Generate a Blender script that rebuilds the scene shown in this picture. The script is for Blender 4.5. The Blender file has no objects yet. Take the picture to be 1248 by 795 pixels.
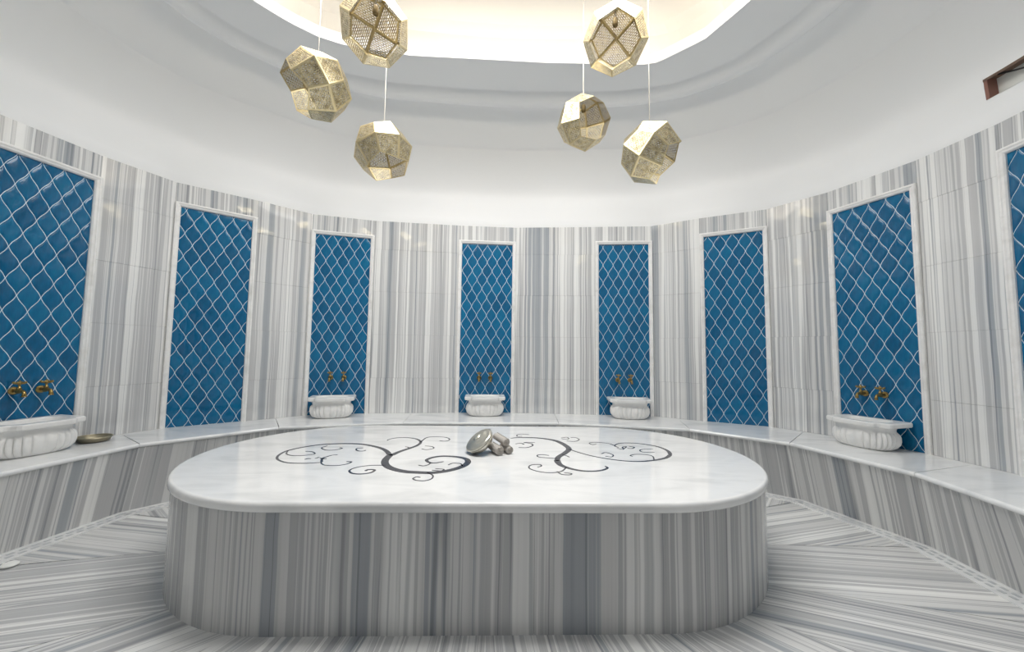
import bpy, bmesh, math, random
from mathutils import Vector, Matrix, Quaternion
random.seed(7)
C = bpy.context.scene.collection
S = bpy.context.scene
PI = math.pi

# ------------------------------------------------------------------ camera
CAM_Z = 1.23
cam_d = bpy.data.cameras.new('camera')
cam_d.sensor_fit = 'HORIZONTAL'
cam_d.sensor_width = 36.0
cam_d.lens = 36.0 * 469.9 / 1248.0
cam_d.clip_start = 0.02
cam = bpy.data.objects.new('camera', cam_d)
C.objects.link(cam)
cam.matrix_world = (Matrix.Translation((0, 0, CAM_Z)) @ Matrix.Rotation(math.radians(90 + 3.951), 4, 'X')
                    @ Matrix.Rotation(math.radians(0.758), 4, 'Z'))
S.camera = cam

# ------------------------------------------------------------------ world, light, exposure
w = bpy.data.worlds.new('world')
S.world = w
w.use_nodes = True
w.node_tree.nodes['Background'].inputs[0].default_value = (0.90, 0.95, 1.0, 1)
w.node_tree.nodes['Background'].inputs[1].default_value = 0.08
S.view_settings.view_transform = 'Standard'
S.view_settings.look = 'None'
S.view_settings.gamma = 1.0
S.view_settings.exposure = 0.0
S.cycles.max_bounces = 10
S.cycles.diffuse_bounces = 6
S.cycles.transparent_max_bounces = 16
S.cycles.caustics_reflective = False
S.cycles.sample_clamp_indirect = 6.0

def area_light(name, loc, rot, sx, sy, power, col):
    d = bpy.data.lights.new(name, 'AREA')
    d.shape = 'RECTANGLE'; d.size = sx; d.size_y = sy; d.energy = power; d.color = col
    o = bpy.data.objects.new(name, d)
    C.objects.link(o); o.location = loc; o.rotation_euler = rot
    return o

# the lamp in the ceiling recess over the table, and an added fill light beyond the doorway, tilted up to brighten the ceiling
recess_lamp = area_light('recess_lamp', (-0.1, 2.45, 4.50), (0, 0, 0), 3.0, 1.1, 105, (0.995, 0.99, 0.985))
recess_lamp.data.spread = math.radians(145)
area_light('doorway_fill', (0, -0.9, 1.4), (math.radians(122), 0, 0), 2.4, 2.2, 7, (0.95, 0.975, 1.0))
# warm strips lying on the ledge round the recess
for lx, ly, rz, ln, pw in ((0.15, 3.68, 0, 2.7, 3.2), (-0.1, 1.60, PI, 2.7, 14), (2.06, 2.60, -PI/2, 1.0, 5), (-2.34, 2.60, PI/2, 1.0, 5)):
    area_light('ledge_strip', (lx, ly, 4.16), (math.radians(180 - 15), 0, rz), ln, 0.05, pw, (1.0, 0.90, 0.77))

# ------------------------------------------------------------------ plan of the room (metres, camera at the origin)
BZ = 0.504            # bench top
TZ = 0.565            # table top
WZ = 2.79             # top of the stone
P1L, P1R = (-3.496, 2.384), (-3.362, 3.05)
P2L, P2R = (-3.173, 3.535), (-2.683, 3.959)
P3L, P3R = (-2.306, 4.339), (-1.658, 4.537)
P4L, P4R = (-0.667, 4.671), (0.036, 4.726)
P5L, P5R = (1.007, 4.657), (1.683, 4.602)
P6L, P6R = (2.122, 4.312), (2.692, 4.010)
P7L, P7R = (2.980, 3.570), (3.177, 2.953)
P8L, P8R = (3.208, 2.461), (3.150, 1.780)
PANELS = [(P1L, P1R), (P2L, P2R), (P3L, P3R), (P4L, P4R), (P5L, P5R), (P6L, P6R), (P7L, P7R), (P8L, P8R)]
WALL = [(-1.2, -0.1), (-1.9, -0.05), (-2.7, 0.5), (-3.25, 1.3)] + [p for pr in PANELS for p in pr] + \
       [(2.85, 1.0), (2.2, 0.3), (1.2, -0.1)]
PANEL_TOP = BZ + 2.1

# ------------------------------------------------------------------ materials
def mat(name):
    m = bpy.data.materials.new(name); m.use_nodes = True
    nt = m.node_tree
    return m, nt, nt.nodes['Principled BSDF']

def N(nt, t, **kw):
    n = nt.nodes.new(t)
    for k, v in kw.items(): setattr(n, k, v)
    return n

def ramp(nt, fac, stops, interp='LINEAR'):
    r = N(nt, 'ShaderNodeValToRGB')
    r.color_ramp.interpolation = interp
    els = r.color_ramp.elements
    while len(els) < len(stops): els.new(0.5)
    for e, (p, c) in zip(els, stops):
        e.position = p; e.color = (c[0], c[1], c[2], 1)
    nt.links.new(fac, r.inputs[0])
    return r

def simple(name, col, rough=0.4, metal=0.0, spec=0.5):
    m, nt, b = mat(name)
    b.inputs['Base Color'].default_value = (*col, 1)
    b.inputs['Roughness'].default_value = rough
    b.inputs['Metallic'].default_value = metal
    b.inputs['Specular IOR Level'].default_value = spec
    return m

def math_node(nt, op, a, b=None):
    n = N(nt, 'ShaderNodeMath', operation=op)
    for i, v in enumerate((a, b)):
        if v is None: continue
        if isinstance(v, (int, float)): n.inputs[i].default_value = v
        else: nt.links.new(v, n.inputs[i])
    return n.outputs[0]

def striped(name, seed, gain=1.0, rough=0.12, contrast=1.0, fm=1.0):
    """polished grey banded marble: the bands run along v, vary along u (both in metres)"""
    m, nt, b = mat(name)
    uv = N(nt, 'ShaderNodeUVMap'); uv.uv_map = 'UVMap'
    sep = N(nt, 'ShaderNodeSeparateXYZ'); nt.links.new(uv.outputs[0], sep.inputs[0])
    wob = N(nt, 'ShaderNodeTexNoise'); wob.inputs['Scale'].default_value = 2.2; wob.inputs['Detail'].default_value = 2
    nt.links.new(uv.outputs[0], wob.inputs['Vector'])
    u = math_node(nt, 'ADD', sep.outputs[0], math_node(nt, 'MULTIPLY', math_node(nt, 'SUBTRACT', wob.outputs['Fac'], 0.5), 0.012))
    def layer(freq, vf, detail, z):
        c = N(nt, 'ShaderNodeCombineXYZ')
        nt.links.new(math_node(nt, 'MULTIPLY', u, freq*fm), c.inputs[0])
        nt.links.new(math_node(nt, 'MULTIPLY', sep.outputs[1], vf), c.inputs[1])
        c.inputs[2].default_value = z + seed
        t = N(nt, 'ShaderNodeTexNoise'); t.inputs['Scale'].default_value = 1.0
        t.inputs['Detail'].default_value = detail; t.inputs['Roughness'].default_value = 0.62
        nt.links.new(c.outputs[0], t.inputs['Vector'])
        return t.outputs['Fac']
    wide = layer(6.5, 0.05, 1.0, 0.0)
    mid = layer(19.0, 0.05, 2.0, 4.3)
    fine = layer(90.0, 0.08, 2.0, 8.1)
    tot = math_node(nt, 'ADD', math_node(nt, 'MULTIPLY', wide, 0.54), math_node(nt, 'ADD', math_node(nt, 'MULTIPLY', mid, 0.33), math_node(nt, 'MULTIPLY', fine, 0.13)))
    tot = math_node(nt, 'ADD', math_node(nt, 'MULTIPLY', math_node(nt, 'SUBTRACT', tot, 0.5), contrast), 0.5)
    g = gain
    r = ramp(nt, tot, [(0.30, (.20*g, .225*g, .25*g)), (0.38, (.345*g, .365*g, .385*g)), (0.425, (.37*g, .39*g, .41*g)), (0.445, (.60*g, .60*g, .59*g)), (0.485, (.66*g, .66*g, .65*g)), (0.50, (.45*g, .455*g, .46*g)),
                       (0.535, (.49*g, .49*g, .49*g)), (0.55, (.72*g, .72*g, .705*g)), (0.61, (.80*g, .80*g, .78*g)), (0.63, (.50*g, .51*g, .515*g)), (0.67, (.60*g, .60*g, .59*g)), (0.70, (.82*g, .82*g, .80*g))])
    # thin dark veins
    vn = layer(15.0, 0.06, 1.0, 12.7)
    line = math_node(nt, 'ABSOLUTE', math_node(nt, 'SUBTRACT', vn, 0.5))
    lr = ramp(nt, line, [(0.0, (1, 1, 1)), (0.006, (1, 1, 1)), (0.016, (0, 0, 0))])
    mx = N(nt, 'ShaderNodeMixRGB'); mx.blend_type = 'MULTIPLY'
    nt.links.new(math_node(nt, 'MULTIPLY', lr.outputs[0], 0.6), mx.inputs[0])
    nt.links.new(r.outputs[0], mx.inputs[1]); mx.inputs[2].default_value = (.45, .47, .50, 1)
    nt.links.new(mx.outputs[0], b.inputs['Base Color'])
    b.inputs['Roughness'].default_value = rough
    return m

M_SPEC = 0.8
def white_marble(name, base, vein, rough=0.12, scale=1.6):
    m, nt, b = mat(name)
    tc = N(nt, 'ShaderNodeTexCoord')
    mp = N(nt, 'ShaderNodeMapping'); mp.inputs['Scale'].default_value = (scale*0.6, scale*1.8, scale)
    mp.inputs['Rotation'].default_value = (0, 0, 0.05)
    nt.links.new(tc.outputs['Object'], mp.inputs[0])
    n = N(nt, 'ShaderNodeTexNoise'); n.inputs['Scale'].default_value = 2.2; n.inputs['Detail'].default_value = 6
    n.inputs['Distortion'].default_value = 0.6
    nt.links.new(mp.outputs[0], n.inputs['Vector'])
    r = ramp(nt, n.outputs['Fac'], [(0.30, vein), (0.48, base), (0.56, [min(1, c*1.03) for c in base]), (0.72, [a*0.5+b_*0.5 for a, b_ in zip(base, vein)])])
    nt.links.new(r.outputs[0], b.inputs['Base Color'])
    b.inputs['Roughness'].default_value = rough
    return m

M_WALL = striped('striped_marble_wall', 0.0, 1.08, 0.045, 1.28, 0.72)
M_WALL.node_tree.nodes['Principled BSDF'].inputs['Specular IOR Level'].default_value = M_SPEC
M_RISER = striped('striped_marble_riser', 3.0, 1.03, 0.12, 1.05, 0.55)
M_TABLE = striped('striped_marble_table', 21.0, 0.84, 0.14, 1.15, 0.52)
M_FLOOR = striped('striped_marble_floor', 7.0, 1.06, 0.20, 0.95, 0.9)
M_TOP = white_marble('white_marble_top', (.80, .80, .79), (.67, .675, .67), 0.10)
M_BENCH = white_marble('white_marble_bench', (.80, .805, .80), (.66, .67, .675), 0.10)
M_FRAME = white_marble('white_marble_frame', (.84, .83, .81), (.74, .73, .70), 0.20, 4)
M_BASIN = white_marble('white_marble_basin', (.80, .795, .775), (.76, .755, .74), 0.22, 5)
M_INLAY = simple('dark_grey_inlay', (.045, .045, .055), 0.25)
M_GROUT = simple('pale_blue_grout', (.68, .79, .85), 0.6)
M_JOINT = simple('grey_joint', (.55, .55, .54), 0.7)
M_PLASTER = simple('white_plaster', (.92, .922, .915), 0.75)
M_RECESS = simple('warm_white_plaster', (.88, .86, .82), 0.75)
M_BRASS = simple('etched_brass', (.68, .58, .35), 0.36, 1.0)
M_TAP = simple('antique_brass', (.36, .25, .09), 0.30, 1.0)
M_STEEL = simple('pewter_metal', (.62, .60, .53), 0.28, 1.0)
M_BRONZE = simple('dull_bronze', (.40, .36, .26), 0.35, 1.0)
M_CORD = simple('pale_cord', (.62, .58, .50), 0.5)
M_SOCKET = simple('brown_socket', (.30, .22, .10), 0.45, 0.6)
M_WOOD = simple('dark_wood_edge', (.16, .10, .07), 0.6)
M_REDWOOD = simple('red_brown_wood', (.26, .12, .09), 0.6)
M_BLACK = simple('black_cable', (.02, .02, .02), 0.5)
M_CAP = simple('white_cap', (.85, .86, .82), 0.35)
M_GREYDASH = simple('grey_mosaic', (.42, .44, .455), 0.3)
M_BULB = simple('frosted_bulb', (.9, .85, .75), 0.3)

def make_tile_mat():
    m, nt, b = mat('blue_glaze')
    tc = N(nt, 'ShaderNodeTexCoord')
    oi = N(nt, 'ShaderNodeObjectInfo')
    n = N(nt, 'ShaderNodeTexNoise'); n.inputs['Scale'].default_value = 24; n.inputs['Detail'].default_value = 3
    mp = N(nt, 'ShaderNodeMapping'); mp.inputs['Scale'].default_value = (2.2, 1, 0.5)
    nt.links.new(tc.outputs['Object'], mp.inputs[0]); nt.links.new(mp.outputs[0], n.inputs['Vector'])
    f = math_node(nt, 'ADD', math_node(nt, 'MULTIPLY', n.outputs['Fac'], 0.7), math_node(nt, 'MULTIPLY', oi.outputs['Random'], 0.3))
    r = ramp(nt, f, [(0.25, (.001, .080, .190)), (0.5, (.001, .114, .255)), (0.75, (.002, .152, .310))])
    nt.links.new(r.outputs[0], b.inputs['Base Color'])
    b.inputs['Roughness'].default_value = 0.06; b.inputs['Specular IOR Level'].default_value = 0.5
    bp = N(nt, 'ShaderNodeBump'); bp.inputs['Strength'].default_value = 0.10; bp.inputs['Distance'].default_value = 0.01
    nt.links.new(n.outputs['Fac'], bp.inputs['Height']); nt.links.new(bp.outputs[0], b.inputs['Normal'])
    return m
M_TILE = make_tile_mat()

def make_perforated():
    m, nt, b = mat('perforated_brass')
    b.inputs['Base Color'].default_value = (.66, .57, .36, 1); b.inputs['Metallic'].default_value = 1.0
    b.inputs['Roughness'].default_value = 0.42
    uv = N(nt, 'ShaderNodeUVMap'); uv.uv_map = 'UVMap'
    br = N(nt, 'ShaderNodeTexBrick')
    br.inputs['Color1'].default_value = (0, 0, 0, 1); br.inputs['Color2'].default_value = (0, 0, 0, 1); br.inputs['Mortar'].default_value = (1, 1, 1, 1)
    br.inputs['Scale'].default_value = 1.0; br.inputs['Mortar Size'].default_value = 0.0032; br.inputs['Mortar Smooth'].default_value = 0.0
    br.inputs['Brick Width'].default_value = 0.022; br.inputs['Row Height'].default_value = 0.0130
    nt.links.new(uv.outputs[0], br.inputs['Vector'])
    ns = N(nt, 'ShaderNodeTexNoise'); ns.inputs['Scale'].default_value = 28; ns.inputs['Detail'].default_value = 2
    nt.links.new(uv.outputs[0], ns.inputs['Vector'])
    blot = ramp(nt, ns.outputs['Fac'], [(0.36, (0, 0, 0)), (0.52, (1, 1, 1))], 'LINEAR')
    cov = math_node(nt, 'MAXIMUM', br.outputs['Color'], math_node(nt, 'MULTIPLY', blot.outputs[0], 0.22))
    cr = ramp(nt, ns.outputs['Fac'], [(0.35, (.36, .30, .19)), (0.5, (.58, .50, .32)), (0.65, (.74, .66, .45))])
    nt.links.new(cr.outputs[0], b.inputs['Base Color'])
    tr = N(nt, 'ShaderNodeBsdfTransparent')
    mx = N(nt, 'ShaderNodeMixShader')
    nt.links.new(cov, mx.inputs[0]); nt.links.new(tr.outputs[0], mx.inputs[1]); nt.links.new(b.outputs[0], mx.inputs[2])
    nt.links.new(mx.outputs[0], nt.nodes['Material Output'].inputs['Surface'])
    return m
M_PERF = make_perforated()

# ------------------------------------------------------------------ helpers
def link(o, parent=None, label=None, cat=None, group=None, kind=None):
    C.objects.link(o)
    if parent is not None: o.parent = parent
    if label: o['label'] = label
    if cat: o['category'] = cat
    if group: o['group'] = group
    if kind: o['kind'] = kind
    return o

def mesh(name, vs, fs, mats, uvs=None, smooth=False, midx=None):
    me = bpy.data.meshes.new(name)
    me.from_pydata([tuple(v) for v in vs], [], fs)
    for m in (mats if isinstance(mats, (list, tuple)) else [mats]): me.materials.append(m)
    if midx:
        for p, i in zip(me.polygons, midx): p.material_index = i
    if uvs is not None:
        l = me.uv_layers.new(name='UVMap')
        for lp in me.loops: l.data[lp.index].uv = uvs[lp.vertex_index]
    if smooth:
        for p in me.polygons: p.use_smooth = True
    me.update()
    return me

def fix(me):
    bm = bmesh.new(); bm.from_mesh(me); bmesh.ops.recalc_face_normals(bm, faces=bm.faces); bm.to_mesh(me); bm.free()
    return me

def obj(name, me, parent=None, **kw):
    return link(bpy.data.objects.new(name, me), parent, **kw)

def empty(name, loc=(0, 0, 0), **kw):
    o = bpy.data.objects.new(name, None)
    o.empty_display_size = 0.1
    o.location = loc
    return link(o, **kw)

def tube(pts, rads, seg=12, closed_caps=True):
    """verts, faces of a round tube through pts"""
    pts = [Vector(p) for p in pts]; vs = []; fs = []
    t0 = (pts[1]-pts[0]).normalized()
    ref = Vector((0, 0, 1)) if abs(t0.z) < 0.9 else Vector((1, 0, 0))
    nrm = (ref - t0*ref.dot(t0)).normalized()
    for i, p in enumerate(pts):
        a = pts[max(i-1, 0)]; b = pts[min(i+1, len(pts)-1)]
        t = (b-a).normalized()
        nrm = (nrm - t*nrm.dot(t)).normalized()
        bi = t.cross(nrm)
        r = rads[i] if isinstance(rads, (list, tuple)) else rads
        for k in range(seg):
            an = 2*PI*k/seg
            vs.append(p + (nrm*math.cos(an) + bi*math.sin(an))*r)
    for i in range(len(pts)-1):
        for k in range(seg):
            a = i*seg+k; b = i*seg+(k+1) % seg
            fs.append((a, b, b+seg, a+seg))
    if closed_caps:
        fs.append(tuple(range(seg))[::-1]); fs.append(tuple(range((len(pts)-1)*seg, len(pts)*seg)))
    return vs, fs

def merge(*parts):
    vs, fs = [], []
    for v, f in parts:
        o = len(vs); vs += list(v); fs += [tuple(i+o for i in q) for q in f]
    return vs, fs

def lathe(prof, seg=24, M=None):
    """prof: (radius, z); closed at radius 0"""
    vs, fs = [], []
    for r, z in prof:
        for k in range(seg):
            a = 2*PI*k/seg
            vs.append(Vector((r*math.cos(a), r*math.sin(a), z)))
    n = len(prof)
    for i in range(n-1):
        for k in range(seg):
            a = i*seg+k; b = i*seg+(k+1) % seg
            fs.append((a, b, b+seg, a+seg))
    fs.append(tuple(range(seg))[::-1]); fs.append(tuple(range((n-1)*seg, n*seg)))
    if M: vs = [M @ v for v in vs]
    return vs, fs

def facet(P, Q):
    """frame of a wall facet: x along P>Q, y outward, z up"""
    P = Vector((P[0], P[1])); Q = Vector((Q[0], Q[1])); d = Q-P; L = d.length; d /= L
    m = Matrix(((d.x, -d.y, 0, P.x), (d.y, d.x, 0, P.y), (0, 0, 1, 0), (0, 0, 0, 1)))
    return m, L

def slab_mesh(name, m, u0, u1, z0, z1, y0, y1, material, uoff=0.0, bev=0.0008):
    """a stone slab on a facet; front face at y0 (towards the room) with a small chamfer"""
    g = 0.0005
    u0 += g; u1 -= g; z0 += g; z1 -= g
    loc = [(u0, y1, z0), (u1, y1, z0), (u1, y1, z1), (u0, y1, z1),
           (u0, y0+bev, z0), (u1, y0+bev, z0), (u1, y0+bev, z1), (u0, y0+bev, z1),
           (u0+bev, y0, z0+bev), (u1-bev, y0, z0+bev), (u1-bev, y0, z1-bev), (u0+bev, y0, z1-bev)]
    fs = [(0, 3, 2, 1), (0, 1, 5, 4), (1, 2, 6, 5), (2, 3, 7, 6), (3, 0, 4, 7), (4, 5, 9, 8), (5, 6, 10, 9), (6, 7, 11, 10), (7, 4, 8, 11), (8, 9, 10, 11)]
    return fix(mesh(name, [m @ Vector(p) for p in loc], fs, material, [(p[0]+uoff, p[2]) for p in loc]))

def prism(name, poly, z0, z1, material, udir=None, uoff=0.0, bev=0.0):
    """flat slab from a plan polygon; udir = direction the stripes run along"""
    n = len(poly); c = Vector((sum(p[0] for p in poly)/n, sum(p[1] for p in poly)/n))
    def ins(p, k):
        v = Vector((p[0], p[1])) - c; l = v.length
        return c + v*(max(l-k, 0)/l)
    base = [ins(p, 0.0008) for p in poly]; top = [ins(p, 0.0008+bev) for p in poly]
    vs = [(p.x, p.y, z0) for p in base] + [(p.x, p.y, z1-bev) for p in base] + [(p.x, p.y, z1) for p in top]
    fs = [tuple(range(n))[::-1]]
    for r in range(2):
        for i in range(n):
            j = (i+1) % n
            fs.append((r*n+i, r*n+j, (r+1)*n+j, (r+1)*n+i))
    fs.append(tuple(range(2*n, 3*n)))
    uv = None
    if udir is not None:
        d = Vector(udir).normalized(); q = Vector((-d.y, d.x))
        uv = [(Vector((v[0], v[1])).dot(q)+uoff, Vector((v[0], v[1])).dot(d)) for v in vs]
    return fix(mesh(name, vs, fs, material, uv))

# ------------------------------------------------------------------ ceiling shape: stone crown below, oval light recess above
CEN = (-0.1, 2.3)
HOLE_BACK = [(-2.16, 2.86), (-2.10, 2.95), (-1.95, 3.125), (-1.774, 3.27), (-1.572, 3.365), (-1.0, 3.478), (0.252, 3.547), (1.20, 3.555), (1.33, 3.545), (1.41, 3.49),
             (1.686, 3.24), (1.862, 2.854)]
HOLE = HOLE_BACK + [(1.93, 2.60), (1.90, 2.35), (1.70, 2.02), (1.36, 1.74), (1.20, 1.70), (0.2, 1.70), (-1.0, 1.76), (-1.6, 1.88), (-2.0, 2.12), (-2.18, 2.45), (-2.2, 2.65)]
def polar(poly, th, cen=CEN):
    """distance from cen to the closed polygon along direction th"""
    dx, dy = math.cos(th), math.sin(th); best = None
    n = len(poly)
    for i in range(n):
        x0, y0 = poly[i][0]-cen[0], poly[i][1]-cen[1]; x1, y1 = poly[(i+1) % n][0]-cen[0], poly[(i+1) % n][1]-cen[1]
        ex, ey = x1-x0, y1-y0; den = dx*ey - dy*ex
        if abs(den) < 1e-9: continue
        t = (x0*ey - y0*ex)/den; s = (x0*dy - y0*dx)/den
        if t > 0 and -1e-6 <= s <= 1+1e-6 and (best is None or t < best): best = t
    return best
_wc = {}
def wall_r(th, smooth=True):
    key = round(th, 5)
    if key not in _wc:
        ex = polar(WALL, th)
        ks = [polar(WALL, th+d*0.035) for d in range(-5, 6)]
        wt = [math.exp(-(d/2.6)**2) for d in range(-5, 6)]
        _wc[key] = (ex, sum(a*b for a, b in zip(ks, wt))/sum(wt))
    return _wc[key][1 if smooth else 0]
def ceil_pt(t, th):
    """t 0..1 climbs the cove from the stone crown, 1..1.5 crosses the flat soffit to the recess"""
    k = min(1.0, t/0.12); k = k*k*(3-2*k)
    rw = wall_r(th, False)*(1-k) + wall_r(th, True)*k
    if t == 0: rw += 0.012
    rh = polar(HOLE, th)
    if t <= 1:
        a = (1-t)*PI/2
        f = 0.655*(1-math.sin(a)); z = WZ-0.004 + 1.244*math.cos(a)
        rip = RIP*math.sin(2*PI*3.0*t)*min(1, t/0.15)
        f += rip*math.sin(a)*math.cos(a)*0.7; z += rip*math.cos(a)*1.0 if t < 0.97 else 0
    else:
        f = 0.655 + (t-1)/0.5*0.345; z = WZ+1.24
    r = rw + (rh-rw)*f
    return (CEN[0]+r*math.cos(th), CEN[1]+r*math.sin(th), z)
RIP = 0.09

SLOT_T0, SLOT_T1, SLOT_A0, SLOT_A1 = 0.092, 0.172, -0.26, 0.058
def build_ceiling():
    ts = sorted(set([i/44 for i in range(0, 45)] + [SLOT_T0, SLOT_T1] + [1.06, 1.2, 1.35, 1.5]))
    ts = [t for t in ts if t in (SLOT_T0, SLOT_T1) or min(abs(t-SLOT_T0), abs(t-SLOT_T1)) > 0.008]
    n = 216
    th = sorted([2*PI*i/n - PI for i in range(n)] + [SLOT_A0, SLOT_A1])
    th = [a for a in th if a in (SLOT_A0, SLOT_A1) or min(abs(a-SLOT_A0), abs(a-SLOT_A1)) > 0.008]
    n = len(th); vs = []; fs = []
    for t in ts:
        for a in th: vs.append(ceil_pt(t, a))
    for i in range(len(ts)-1):
        for k in range(n):
            k2 = (k+1) % n
            if SLOT_T0-1e-6 <= ts[i] and ts[i+1] <= SLOT_T1+1e-6 and SLOT_A0-1e-6 <= th[k] and th[k] < SLOT_A1-1e-6: continue
            fs.append((i*n+k, i*n+k2, (i+1)*n+k2, (i+1)*n+k))
    me = fix(mesh('ceiling', vs, fs, M_PLASTER, smooth=True))
    return obj('ceiling', me, kind='structure')
CEILING = build_ceiling()

def build_recess():
    n = 144; ang = [2*PI*i/n for i in range(n)]
    z = WZ + 1.24
    rings = [(0, z), (0.012, z-0.004), (0.014, z+0.10), (-0.02, z+0.104), (-0.30, z+0.104), (-0.30, z+0.30), (-0.24, z+0.44), (-0.14, z+0.50)]
    vs = []; fs = []
    for off, zz in rings:
        for a in ang:
            r = polar(HOLE, a) - off
            vs.append((CEN[0]+r*math.cos(a), CEN[1]+r*math.sin(a), zz))
    for i in range(len(rings)-1):
        for k in range(n):
            k2 = (k+1) % n
            fs.append((i*n+k, i*n+k2, (i+1)*n+k2, (i+1)*n+k))
    fs.append(tuple((len(rings)-1)*n+k for k in range(n)))
    lip = mesh('recess_lip', vs, fs, [M_PLASTER, M_RECESS], midx=[0 if i < 4*n else 1 for i in range(len(fs))])
    fix(lip)
    obj('ceiling_recess', lip, CEILING)
build_recess()

def build_slot():
    base = Vector((0, 0, 0)); root = None
    def P(t, a, d):
        p = Vector(ceil_pt(t, a)); o = Vector((math.cos(a), math.sin(a), 0))
        return p + o*d - base
    aa = [SLOT_A0 + (SLOT_A1-SLOT_A0)*i/10 for i in range(11)]
    def strip(name, ta, da, tb, db, material, th=0.004):
        vs = []; fs = []
        for a in aa: vs += [P(ta, a, da), P(tb, a, db)]
        for i in range(10): fs.append((2*i, 2*i+1, 2*i+3, 2*i+2))
        o = obj(name, mesh(name, vs, fs, material), root)
        return o
    root = strip('air_slot', SLOT_T0, 0.07, SLOT_T1, 0.07, M_CAP)
    root.parent = CEILING
    root['label'] = 'open slot edged in dark wood'
    strip('top_board', SLOT_T1, -0.004, SLOT_T1, 0.07, M_WOOD)
    strip('edge_board', SLOT_T1, -0.006, SLOT_T1-0.012, -0.004, M_WOOD)
    strip('bottom_board', SLOT_T0, -0.004, SLOT_T0, 0.07, M_CAP)
    a1 = SLOT_A1
    vs = [P(SLOT_T0, a1, -0.003), P(SLOT_T1, a1, -0.003), P(SLOT_T1, a1, 0.07), P(SLOT_T0, a1, 0.07),
          P(SLOT_T0, a1-0.006, -0.003), P(SLOT_T1, a1-0.006, -0.003), P(SLOT_T1, a1-0.006, 0.07), P(SLOT_T0, a1-0.006, 0.07)]
    obj('end_board', fix(mesh('end_board', vs, [(0, 1, 2, 3), (4, 7, 6, 5), (0, 4, 5, 1), (1, 5, 6, 2), (2, 6, 7, 3), (3, 7, 4, 0)], M_REDWOOD)), root)
    tm = SLOT_T0 + 0.055
    pts = [P(SLOT_T1-0.004, a1-0.02, 0.02), P(tm, a1-0.045, 0.035), P(tm-0.01, a1-0.06, 0.04), P(SLOT_T0+0.012, a1-0.085, 0.05), P(SLOT_T0+0.004, a1-0.09, 0.055)]
    obj('cable', mesh('cable', *tube(pts, 0.006, 8), M_BLACK, smooth=True), root)
build_slot()

# ------------------------------------------------------------------ walls: shell, stone slabs, tile panels
SIDE = {}
def side_of(i):
    return 'wall_left' if i < 8 else 'wall_back' if i < 14 else 'wall_right' if i < 21 else 'wall_front'
shell = {}
NW = len(WALL)
for i in range(NW):
    P, Q = WALL[i], WALL[(i+1) % NW]
    m, L = facet(P, Q)
    sd = side_of(i) if i != NW-1 else 'wall_front'
    z0 = 0 if i != NW-1 else 2.35
    vs = [m @ Vector(p) for p in ((0, 0.035, z0), (L, 0.035, z0), (L, 0.035, WZ), (0, 0.035, WZ), (0, 0.12, z0), (L, 0.12, z0), (L, 0.12, WZ), (0, 0.12, WZ))]
    fs = [(0, 1, 2, 3), (4, 7, 6, 5), (0, 4, 5, 1), (1, 5, 6, 2), (2, 6, 7, 3), (3, 7, 4, 0)]
    shell.setdefault(sd, []).append((vs, fs))
for sd, parts in shell.items():
    v, f = merge(*parts)
    SIDE[sd] = obj(sd, fix(mesh(sd, v, f, M_JOINT)), kind='structure')

COURSES = [BZ, BZ+0.41, BZ+0.92, BZ+1.43, BZ+1.94, WZ]
PSET = set(PANELS)
arc = 0.0
for i in range(NW):
    P, Q = WALL[i], WALL[(i+1) % NW]
    m, L = facet(P, Q)
    sd = side_of(i) if i != NW-1 else 'wall_front'
    par = SIDE[sd]
    if (P, Q) in PSET:
        obj('marble_slab', slab_mesh('marble_slab', m, 0, L, PANEL_TOP-0.012, WZ, 0.0, 0.035, M_WALL, arc), par)
    elif i == NW-1:
        for k in range(4):
            obj('marble_slab', slab_mesh('marble_slab', m, L*k/4, L*(k+1)/4, 2.35, WZ, 0.0, 0.035, M_WALL, arc), par)
    else:
        nc = max(1, round(L/0.52))
        for c in range(nc):
            cs = COURSES
            sh = random.uniform(0, 6) if c == 0 else sh
            for k in range(len(cs)-1):
                obj('marble_slab', slab_mesh('marble_slab', m, L*c/nc, L*(c+1)/nc, cs[k], cs[k+1], random.uniform(-.0008, .0012), 0.035, M_WALL,
                                             arc+sh+random.uniform(-.003, .003)), par)
        # skirting course hidden behind the bench, seen only where the bench ends
    arc += L

# ---- lantern tile panels
TA, TB = 0.1215, 0.2195       # column and row pitch of the tiles
def ogee(a, b, n=7):
    """outline of one lantern tile, counter-clockwise, pointed top and bottom, S-shaped sides"""
    q = []
    for i in range(n):
        t = i/n
        q.append((a/2*(1-t + 0.0*t) , b/2*t, t))
    out = []
    def edge(t):      # from side node (t=0) to top node (t=1)
        x = a/2*(1 - t) ; z = b/2*t
        s = 0.027*math.sin(2*PI*t)*a
        return x + s*0.9, z + s*0.35
    e = [edge(i/n) for i in range(n)]
    out = e + [(-x, z) for x, z in [edge(1)] + e[:0:-1]]
    top = out
    full = [(x, z) for x, z in e] + [edge(1)] + [(-x, z) for x, z in e[:0:-1]]
    low = [(-x, -z) for x, z in full]
    return full + low
OUT = ogee(TA-0.0040, TB-0.0074)
def tile_geom(poly):
    n = len(poly); cx = sum(p[0] for p in poly)/n; cz = sum(p[1] for p in poly)/n
    vs = []; fs = []
    for k, y in ((1.0, 0.001), (0.985, -0.0016), (0.90, -0.0032), (0.55, -0.0052)):
        for x, z in poly: vs.append((cx+(x-cx)*k, y, cz+(z-cz)*k))
    vs.append((cx, -0.0060, cz))
    for r in range(3):
        for i in range(n):
            j = (i+1) % n
            fs.append((r*n+i, r*n+j, (r+1)*n+j, (r+1)*n+i))
    for i in range(n): fs.append((3*n+i, 3*n+(i+1) % n, 4*n))
    me = mesh('tile', vs, fs, M_TILE, smooth=True)
    return fix(me)
TILE = tile_geom(OUT)
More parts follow.
